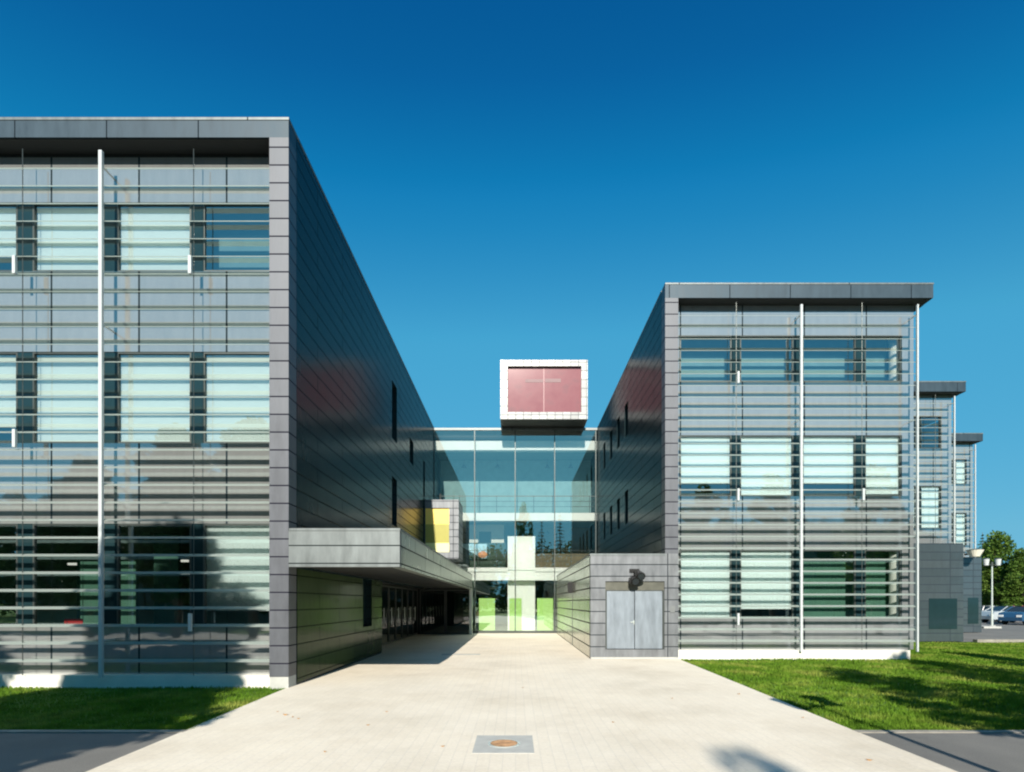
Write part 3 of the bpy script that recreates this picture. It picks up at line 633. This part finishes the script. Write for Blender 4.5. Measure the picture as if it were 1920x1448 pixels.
# cream partition with an opening, first floor
kp = 2.95; yp = kp*D
m = MB(); m.wall('y', yp, yp+.1, wx(880,kp), wx(945,kp), 3.72, wz(984,kp), [(wx(898,kp), wx(921,kp), 3.72, wz(997,kp)), (wx(880,kp)-.1, wx(898,kp)-.3, 3.7, 4.5)]); m.build('cream_partition', M['cream'], LK)
m = MB(); m.box(wx(862,2.9), wx(948,2.9), 2.9*D, 2.9*D+.08, 3.71, wz(1018,2.9)); m.build('dark_parapet', M['greenwall'], LK)
kq = 2.88
pa = MB(); pa.box(wx(866,kq), wx(913,kq), kq*D, kq*D+.04, wz(1047,kq), wz(1020,kq)); pn = pa.build('picture_panel', plain('pale_blue_print', (.45,.68,.78), .4, 0, .25, 2.5), LK)
pa = MB(); pa.poly([(wx(864,kq),kq*D-.006,wz(1024,kq)),(wx(864,kq),kq*D-.006,wz(1048,kq)),(wx(905,kq),kq*D-.006,wz(1048,kq))]); pa.build('dark_wedge', M['greenwall'], pn)
pa = MB(); cx_, cz_ = wx(905,kq), wz(1040,kq); pa.poly([(cx_+.26*math.cos(t*math.pi/8), kq*D-.01, cz_+.2*math.sin(t*math.pi/8)) for t in range(16)]); pa.build('orange_spot', plain('orange_print', (.75,.33,.16), .5), pn)
for a, d in ((898,928),(955,978),(1007,1037)):
    m = MB(); m.box(wx(a,2.82), wx(d,2.82), 2.82*D, 2.82*D+.06, .14, wz(1122,2.82)); m.build('lime_panel', M['lime'], LK)
m = MB(); m.box(lx[0], wx(890,2.95), YL+2, YL+2.1, .1, 2.9); m.build('ground_wall', M['greenwall'], LK)
m = MB(); m.cyl((wx(925,2.95),2.95*D,wz(1100,2.95)),(wx(925,2.95),2.95*D,wz(1105,2.95)),.12,.30,n=20); m.cyl((wx(925,2.95),2.95*D,wz(1100,2.95)),(wx(925,2.95),2.95*D,2.97),.008,n=5); m.build('pendant_lamp', M['white'], LK)
for zf in (3.72, 6.82):
    m = MB()
    for z in (.35,.65,.95): m.box(lx[0]+.05, lx[-1]-.05, YL+.50, YL+.53, zf+z, zf+z+.025)
    for i in range(9): xx = lx[0]+.3+i*1.06; m.box(xx-.015, xx+.015, YL+.531, YL+.56, zf, zf+1.0)
    m.build('railing', M['frame'], LK)
m = MB()
for i in range(7): m.box(1.0+i*.02, 3.6, YL+4.6-i*.3, YL+4.9-i*.3, .12+i*.17, .12+(i+1)*.17)
m.build('stair', M['castgrey'], LK)
m = MB(); m.box(-3.4,-1.4,YL+3.0,YL+3.7,.12,1.1); m.box(-3.5,-1.3,YL+2.95,YL+3.75,1.1,1.16); m.build('reception_desk', M['brownwall'], LK)
for xx in (-3.1,-1.1,1.9,3.3):
    for zf in (6.36,10.36):
        m = MB(); m.cyl((xx,YL+2.2,zf-.55),(xx,YL+2.2,zf-.35),.16,.05,n=14); m.cyl((xx,YL+2.2,zf-.35),(xx,YL+2.2,zf),.008,n=5); m.build('pendant_lamp', M['frame'], LK)
m = MB(); m.box(lx[0], lx[-1], YL+.21, YL+7.8, .0, .12); m.build('floor', M['floor_in'], LK)

# ------------------------------------------------------------ red rooftop box
kr = 2.65; yr = kr*D
RX0, RX1, RZ0, RZ1 = wx(938,kr), wx(1102,kr), ZT+.02, wz(675,kr)
BX = thing('rooftop_lantern_box', 'white framed box with red glass front on the roof of the glass link', 'rooftop box', ((RX0+RX1)/2, yr, RZ0))
ft = .40
b = MB(); b.wall('y', yr, yr+6, RX0, RX1, RZ0+.004, RZ1, [(RX0+ft, RX1-.34, RZ0+ft*.95, RZ1-.33)]); b.build('box_frame', M['whitemetal'], BX)
b = MB(); b.box(RX0+.03, RX1-.03, yr+.03, yr+5.9, RZ0-.018, RZ0+.0035); b.build('underside', M['black'], BX)
b = MB(); b.box(RX0+ft, RX1-.34, yr+.16, yr+.2, RZ0+ft*.95, RZ1-.33); rg = b.build('red_glass', M['red'], BX)
b = MB(); b.box((RX0+RX1)/2-.02,(RX0+RX1)/2+.02, yr+.148, yr+.158, RZ0+ft*.95+.002, RZ1-.332); b.build('mullion', plain('pink_frame', (.25,.095,.105), .4), BX)
b = MB(); b.box(wx(985,kr), wx(1019,kr), yr+.15, yr+.158, wz(715,kr), wz(709,kr)); b.box(wx(1022,kr), wx(1052,kr), yr+.15, yr+.158, wz(715,kr), wz(708,kr)); b.build('dark_strip', plain('muted_maroon', (.15,.06,.068), .5), BX)

# ------------------------------------------------------------ drain cover, leaves on the path
dc = thing('drain_cover', 'grey square slab with round rusty iron lid set in the cream paving', 'drain cover', (wx(945,.6), .6*D, 0))
xa, xb, ya, yb = wx(890,.602), wx(1000,.602), 1.72*F/283, 1.72*F/250
m = MB(); m.box(xa, xb, ya, yb, -.02, .006); m.build('slab', M['castgrey'], dc)
cx_, cy_ = (xa+xb)/2, (ya+yb)/2
m = MB(); m.cyl((cx_,cy_,.0),(cx_,cy_,.011),.20,n=28); m.build('rim', M['steel'], dc)
m = MB(); m.cyl((cx_,cy_,.005),(cx_,cy_,.016),.165,n=28)
for i in range(-3,4):
    w_ = math.sqrt(.15**2-(i*.04)**2); m.box(cx_-w_, cx_+w_, cy_+i*.04-.008, cy_+i*.04+.008, .016, .020)
m.build('lid', M['rust'], dc)
kd = 160/66
m = MB(); m.box(wx(873,2.42), wx(922,2.42), 1.72*F/97-.25, 1.72*F/97+.1, -.01, .006); tag(m.build('channel_grate', M['castgrey']), 'thin grey drainage grate crossing the path far back', 'grate')
leafproto = None
leafspots = [(536,1341),(549,1345),(520,1335),(560,1348),(690,1360),(725,1335),(1505,1346),(1630,1426),(1260,1310),(1385,1302),(830,1400),(610,1410),(1150,1355),(980,1290)]
for i, (px_, py_) in enumerate(leafspots):
    k = 160/(py_-1130); X_, Y_ = wx(px_,k), k*D
    if leafproto is None:
        m = MB(); r_ = .045
        m.poly([(X_+r_*math.cos(t), Y_+.55*r_*math.sin(t), .012+.012*math.cos(2*t)) for t in [j*math.pi/4 for j in range(8)]])
        me = m.build('fallen_leaf', M['fall'])
        for v in me.data.vertices: v.co.x -= X_; v.co.y -= Y_
        me.location = (X_, Y_, 0); leafproto = me
        tag(me, 'dry curled leaf lying on the cream paving', 'leaf', 'dry leaves scattered on the paving'); continue
    c = leafproto.copy(); COL.objects.link(c); c.location = (X_, Y_, 0); c.rotation_euler = (0,0,random.uniform(0,6)); s_ = random.uniform(.5,.8); c.scale = (s_,s_,s_)

# ------------------------------------------------------------ trees
def leafmesh(name, centers, radii, nper, size, mat, flat=1.0, root=None):
    P = []
    for c, r in zip(centers, radii):
        n = int(nper*r*r)
        d = rng.normal(size=(n,3)); d /= np.linalg.norm(d,axis=1)[:,None]
        rr = r*rng.uniform(.35,1.08,n)**.55
        p = np.array(c)+d*rr[:,None]*np.array([1,1,flat]); P.append(p)
    P = np.concatenate(P); N = len(P)
    a = rng.normal(size=(N,3)); a /= np.linalg.norm(a,axis=1)[:,None]
    b_ = np.cross(a, rng.normal(size=(N,3))); b_ /= np.linalg.norm(b_,axis=1)[:,None]
    s = size*rng.uniform(.6,1.35,N)[:,None]
    V = np.stack([P-a*s, P-b_*s*.6, P+a*s, P+b_*s*.6],1)
    me = bpy.data.meshes.new(name); me.vertices.add(N*4); me.vertices.foreach_set('co', V.ravel())
    me.loops.add(N*4); me.loops.foreach_set('vertex_index', np.arange(N*4,dtype=np.int32))
    me.polygons.add(N); me.polygons.foreach_set('loop_start', np.arange(0,N*4,4,dtype=np.int32)); me.polygons.foreach_set('loop_total', np.full(N,4,dtype=np.int32))
    me.materials.append(mat); me.update()
    o = bpy.data.objects.new(name, me); COL.objects.link(o); o.parent = root; return o
def broadleaf(name, label, loc, H, rad, mat, base=.22, nclump=46, nper=300, size=.10, group=None):
    root = thing(name, label, 'tree', (0,0,0), group)
    m = MB(); x = y = 0; z = 0; r = H*.022
    pts = [(0,0,-.1)]
    for i in range(6):
        pts.append((pts[-1][0]+random.uniform(-.1,.1), pts[-1][1]+random.uniform(-.1,.1), H*.8*(i+1)/6))
    for i in range(6): m.cyl(pts[i], pts[i+1], r*(1-i*.14), r*(1-(i+1)*.14), n=8, cap=(i in (0,5)))
    cs, rs = [], []
    for i in range(nclump):
        t = (i+.5)/nclump; z = H*(base+(1-base)*t)*.97
        prof = math.sin(math.pi*min(1, (t*.86+.12)))**.8
        a = i*2.4+random.uniform(-.4,.4); q = rad*prof*random.uniform(.25,.92)
        cs.append((q*math.cos(a), q*math.sin(a), z)); rs.append(rad*random.uniform(.20,.36)*(.6+.4*prof))
        if i % 3 == 0 and t < .85:
            s0 = pts[max(1, min(5, int(z/H/.8*6)-1))]; m.cyl(s0, cs[-1], r*.35, r*.08, n=5, cap=False)
    m.build('trunk', M['bark'], root, uv=False)
    leafmesh('crown', cs, rs, nper, size, mat, .85, root)
    root.location = loc; return root
def spruce(label, loc, H, rad, group=None):
    root = thing('spruce_tree', label, 'tree', (0,0,0), group)
    m = MB(); m.cyl((0,0,-.1),(0,0,H*.98), H*.014, .02, n=8); m.build('trunk', M['bark'], root, uv=False)
    cs, rs = [], []
    nl = 26
    for i in range(nl):
        t = i/nl; z = H*(.1+.88*t); R_ = rad*(1-t)**.85
        nb = max(1, int(7*(1-t)+2))
        for j in range(nb):
            a = j*2*math.pi/nb+i*.7
            for q in (.35,.75,1.0): cs.append((R_*q*math.cos(a), R_*q*math.sin(a), z-q*R_*.28)); rs.append(max(.12, rad*.17*(1-t*.6)))
    leafmesh('crown', cs, rs, 260, .08, M['needle'], .6, root)
    root.location = loc; return root
GP = 'trees standing behind the camera along the road'
tA = broadleaf('broadleaf_tree', 'tall leafy tree whose shadow falls across the near left facade', (-7.85,-3,0), 11.9, 2.5, M['leafd'], .2, 150, 640, .12, GP)
dup(tA, (-12.7,-3.6,0), 1.3, (1,1,.90), 'leafy tree left of the road, second from the path, shading the lawn edge')
dup(tA, (-17.0,-4.6,0), 2.3, .9, 'leafy tree left of the road, third from the path, mirrored in the louvred windows')
dup(tA, (-22.5,-6,0), 4.3, .8, 'leafy tree at the left end of the row behind the camera')
tB = broadleaf('broadleaf_tree', 'slender leafy tree right of the path throwing the longest shadow on the lawn', (7.7,0,0), 8.4, 1.75, M['leaf'], .22, 46, 700, .10, GP)
dup(tB, (11.3,1.8,0), 1.1, (.95,.95,1.05), 'slender leafy tree right of the path, second in its row')
dup(tB, (14.6,3.6,0), 2.1, 1.08, 'slender leafy tree right of the path, third in its row')
dup(tB, (19.5,5,0), 3.1, 1.1, 'slender leafy tree right of the path, last in its row')
dup(tB, (1.2,-24,0), .5, (.95,.95,2.06), 'tall narrow leafy tree behind the camera in line with the path')
sA = spruce('dark spruce behind the camera, left of the three mirrored in the glass link', (1.5,-33,0), 16.8, 2.3, 'spruces beyond the road')
dup(sA, (4.4,-32,0), 1, .96, 'dark spruce behind the camera, middle of the three mirrored in the glass link')
dup(sA, (7.4,-31,0), 2, 1.02, 'dark spruce behind the camera, right of the three mirrored in the glass link')
tC = broadleaf('broadleaf_tree', 'leafy tree behind the camera beyond the road, near the left brick block', (-6,-28,0), 10, 3.6, M['leafd'], .15, 44, 120, .18, GP)
for i, (x, y, s_) in enumerate([(-13,-21,.85),(-19,-20,.8),(-26,-22,.95),(-33,-21,.9),(-42,-24,1.1),(13,-22,.9),(19,-20,.75),(25,-22,.95),(32,-21,.8),(40,-23,1.0),(50,-20,1.1)]):
    dup(tC, (x,y,0), i*1.7, s_, ['first','second','third','fourth','fifth','sixth','seventh','eighth','ninth','tenth','eleventh'][i]+' leafy tree of the far row behind the camera')
# right background trees
tD = broadleaf('broadleaf_tree', 'bright green leafy tree behind the street lamp at the right edge', (0,0,0), 11.2, 3.4, M['leaf'], .10, 70, 200, .16, 'trees beyond the parking lot')
tD.location = (wx(1872,5.6), 5.6*D, 0); tD.scale = (1,1,.86)
dup(tD, (wx(1922,5.3), 5.3*D, 0), 1.9, (.85,.85,.66), 'darker lower tree beside the parked cars at the right edge')
dup(tD, (wx(1975,6), 6*D, 0), 2.9, (1,1,.9), 'leafy tree just past the right edge beyond the parked cars')
dup(tD, (wx(2060,6), 6*D, 0), .9, (1,1,.95), 'leafy tree farther right beyond the parking lot')
s2 = spruce('dark green spruce top rising beside the far wing at the right', (wx(1842,6.4), 6.4*D, 0), 11.0, 2.2, 'spruces beyond the parking lot')
dup(tC, (wx(1905,7.4), 7.4*D, 0), .3, (1.1,1.1,.8), 'distant leafy tree filling the gap behind the parking lot')
dup(tC, (wx(1868,7.8), 7.8*D, 0), 1.3, (1.1,1.1,.75), 'distant leafy tree behind the bright green tree')
wv = [(x_, float(rng.uniform(-3,3)), float(rng.uniform(0,12))) for x_ in np.arange(-80,80,1.5) for _ in range(5)]
wd_ = leafmesh('woodland', wv, [2.3]*len(wv), 22, .35, M['leafd'], 1.2, None); wd_.location = (0,-50,0); struct(wd_, 'stuff'); tag(wd_, 'far belt of dark woodland behind the camera beyond the road', 'woodland')
# low hedge under trees
cs = [(x_, 0, .7) for x_ in np.arange(0, 34, .7)]
hd = leafmesh('hedge', cs, [.75]*len(cs), 160, .12, M['leafd'], 1.1, None); hd.location = (wx(1835,5.0), 5.05*D, 0)
tag(hd, 'low dark hedge behind the parked cars', 'hedge')

# ------------------------------------------------------------ street lamps
def lamp(label, loc):
    root = thing('street_lamp', label, 'street lamp', (0,0,0), 'street lamps')
    m = MB(); m.cyl((0,0,0),(0,0,.9),.075,.075,n=12); m.cyl((0,0,.9),(0,0,4.5),.055,.045,n=12); m.build('pole', M['steel'], root)
    m = MB(); m.cyl((0,0,-.02),(0,0,.12),.22,.2,n=14); m.build('base', M['castgrey'], root)
    m = MB(); m.box(-.5,.5,-.03,.03,4.38,4.44); m.cyl((0,0,4.3),(0,0,4.6),.07,.07,n=10); m.build('arm', M['frame'], root)
    for s_ in (-1,1):
        m = MB(); m.cyl((s_*.42,0,4.36),(s_*.42,0,4.82),.14,.2,n=14); o = m.build('lamp_head', M['post'], root)
        q = MB(); q.cyl((s_*.42,0,4.82),(s_*.42,0,4.88),.23,.1,n=14); q.build('cap', M['frame'], o)
    root.location = loc; return root
l1 = lamp('twin headed grey street lamp standing before the bright green tree', (wx(1860,3.5), 3.5*D, -.02))
dup(l1, (4.72, 1.6, 0), .5, 1, 'twin headed street lamp beside the camera, only its thin shadow crossing the lawn')
m = MB(); m.box(wx(1845,3.35),wx(1878,3.35),3.35*D,3.5*D+.8,-.06,.10); struct(m.build('traffic_island', M['castgrey']))

# ------------------------------------------------------------ parked cars
def carpaint(name, col): 
    m = plain(name, col, .25, .3, .02); return m
M['tyre'] = plain('tyre', (.02,.02,.02), .8); M['carglass'] = plain('car_glass', (.02,.03,.035), .05); M['lightl'] = plain('headlamp', (.7,.72,.72), .15); M['tail'] = plain('tail_lamp', (.45,.02,.02), .2)
def car(label, paint, loc, rz):
    root = thing('parked_car', label, 'car', (0,0,0), 'cars on the parking lot')
    # side profile (x along the car), z
    prof = [(-2.1,.35),(-2.12,.7),(-2.0,.92),(-1.25,.98),(-.65,1.40),(.55,1.44),(1.35,1.02),(2.0,.92),(2.1,.6),(2.05,.32)]
    hw = [.72,.8,.8,.78,.62,.62,.78,.8,.8,.74]
    m = MB()
    L = [(x,-h,z) for (x,z),h in zip(prof,hw)]; Rr = [(x,h,z) for (x,z),h in zip(prof,hw)]
    n = len(prof)
    mid_ = n
    m.poly([(x,-.8,z) for x,z in ((-2.1,.35),(-2.12,.7),(-2.0,.92),(-1.25,.98),(1.35,1.02),(2.0,.92),(2.1,.6),(2.05,.32))][::-1])
    m.poly([(x,.8,z) for x,z in ((-2.1,.35),(-2.12,.7),(-2.0,.92),(-1.25,.98),(1.35,1.02),(2.0,.92),(2.1,.6),(2.05,.32))])
    lo = [(-2.1,.35),(-2.12,.7),(-2.0,.92),(-1.25,.98),(1.35,1.02),(2.0,.92),(2.1,.6),(2.05,.32)]
    for i in range(len(lo)):
        (xa,za),(xb,zb) = lo[i], lo[(i+1)%len(lo)]; m.quad((xa,-.8,za),(xb,-.8,zb),(xb,.8,zb),(xa,.8,za))
    m.quad((-.65,-.6,1.40),(.55,-.6,1.44),(.55,.6,1.44),(-.65,.6,1.40))
    for x0,x1,zz0,zz1 in ((-1.25,-.65,.98,1.4),(.55,1.35,1.44,1.02)):
        for s_ in (-1,1):
            m.cyl((x0,s_*(.76 if zz0<1.2 else .6),zz0),(x1,s_*(.76 if zz1<1.2 else .6),zz1),.035,n=6)
    for s_ in (-1,1): m.cyl((-.05,s_*.78,1.0),(-.05,s_*.6,1.42),.035,n=6)
    m.build('body', paint, root, bevel=.03)
    g_ = MB()
    A = [(-1.22,.985),(-.66,1.385),(.54,1.425),(1.32,1.025)]
    for s_ in (-1,1): g_.poly([(A[0][0],s_*.755,A[0][1]),(A[1][0],s_*.59,A[1][1]),(A[2][0],s_*.59,A[2][1]),(A[3][0],s_*.755,A[3][1])][::s_])
    g_.quad((A[0][0],-.755,A[0][1]),(A[0][0],.755,A[0][1]),(A[1][0],.59,A[1][1]),(A[1][0],-.59,A[1][1]))
    g_.quad((A[3][0],-.755,A[3][1]),(A[2][0],-.59,A[2][1]),(A[2][0],.59,A[2][1]),(A[3][0],.755,A[3][1]))
    g_.build('windows', M['carglass'], root)
    for x in (-1.3,1.3):
        for s_ in (-1,1):
            w_ = MB(); w_.cyl((x,s_*.66,.31),(x,s_*.83,.31),.31,n=20); o = w_.build('wheel', M['tyre'], root)
            r_ = MB(); r_.cyl((x,s_*.83,.31),(x,s_*.84,.31),.19,n=14); r_.build('rim', M['steel'], o)
    for s_ in (-1,1):
        h_ = MB(); h_.box(2.04,2.12,s_*.6-.16,s_*.6+.16,.62,.78); h_.build('headlight', M['lightl'], root)
        h_ = MB(); h_.box(-2.15,-2.1,s_*.62-.14,s_*.62+.14,.68,.88); h_.build('tail_light', M['tail'], root)
    root.location = loc; root.rotation_euler = (0,0,rz); return root
car('dark blue parked car cut by the right edge', carpaint('blue_paint', (.03,.10,.20)), (wx(1925,3.9), 3.9*D, -.02), R(200))
car('silver parked car right of the street lamp', carpaint('silver_paint', (.5,.54,.56)), (wx(1888,4.25), 4.25*D, -.02), R(185))
car('dark red parked car behind the silver one', carpaint('red_paint', (.35,.05,.05)), (wx(1893,4.85), 4.7*D, -.02), R(170))
car('white parked car behind the street lamp pole', carpaint('white_paint', (.75,.72,.70)), (wx(1846,4.7), 4.65*D, -.02), R(95))

# ------------------------------------------------------------ brick blocks across the road, mirrored in the glass
def block(label, x0, x1, y0, y1, h, mat, group=None):
    root = thing('brick_block', label, 'building', ((x0+x1)/2, y1, 0), group)
    nc = int((x1-x0)/3.2); st = (x1-x0)/nc; nf = int(h//3.1)
    holes = [(x0+st*i+.8, x0+st*(i+1)-.8, 1.0+3.1*f, 2.5+3.1*f) for i in range(nc) for f in range(nf)]
    m = MB(); m.wall('y', y1, y1-.3, x0, x1, -.1, h, holes); m.box(x0,x1,y0,y0+.3,-.1,h); m.box(x0,x0+.3,y0+.3,y1-.3,-.1,h); m.box(x1-.3,x1,y0+.3,y1-.3,-.1,h); m.build('wall', mat, root)
    m = MB(); m.box(x0-.3,x1+.3,y0-.3,y1+.3,h,h+.35); m.build('roof', M['roofgrey'], root)
    for a, d, e, f in holes:
        q = MB(); q.box(a,d,y1-.22,y1-.18,e,f); q.build('window', M['gap'], root)
block('long tan brick block across the road behind the camera, left side', -44, -20, -38, -26, 10.0, M['tan'], 'brick blocks across the road')
block('long tan brick block across the road behind the camera, right side', 12, 46, -38, -27, 10.0, M['tan'], 'brick blocks across the road')

for o in sc.objects:
    if '_o' in o: del o['_o']
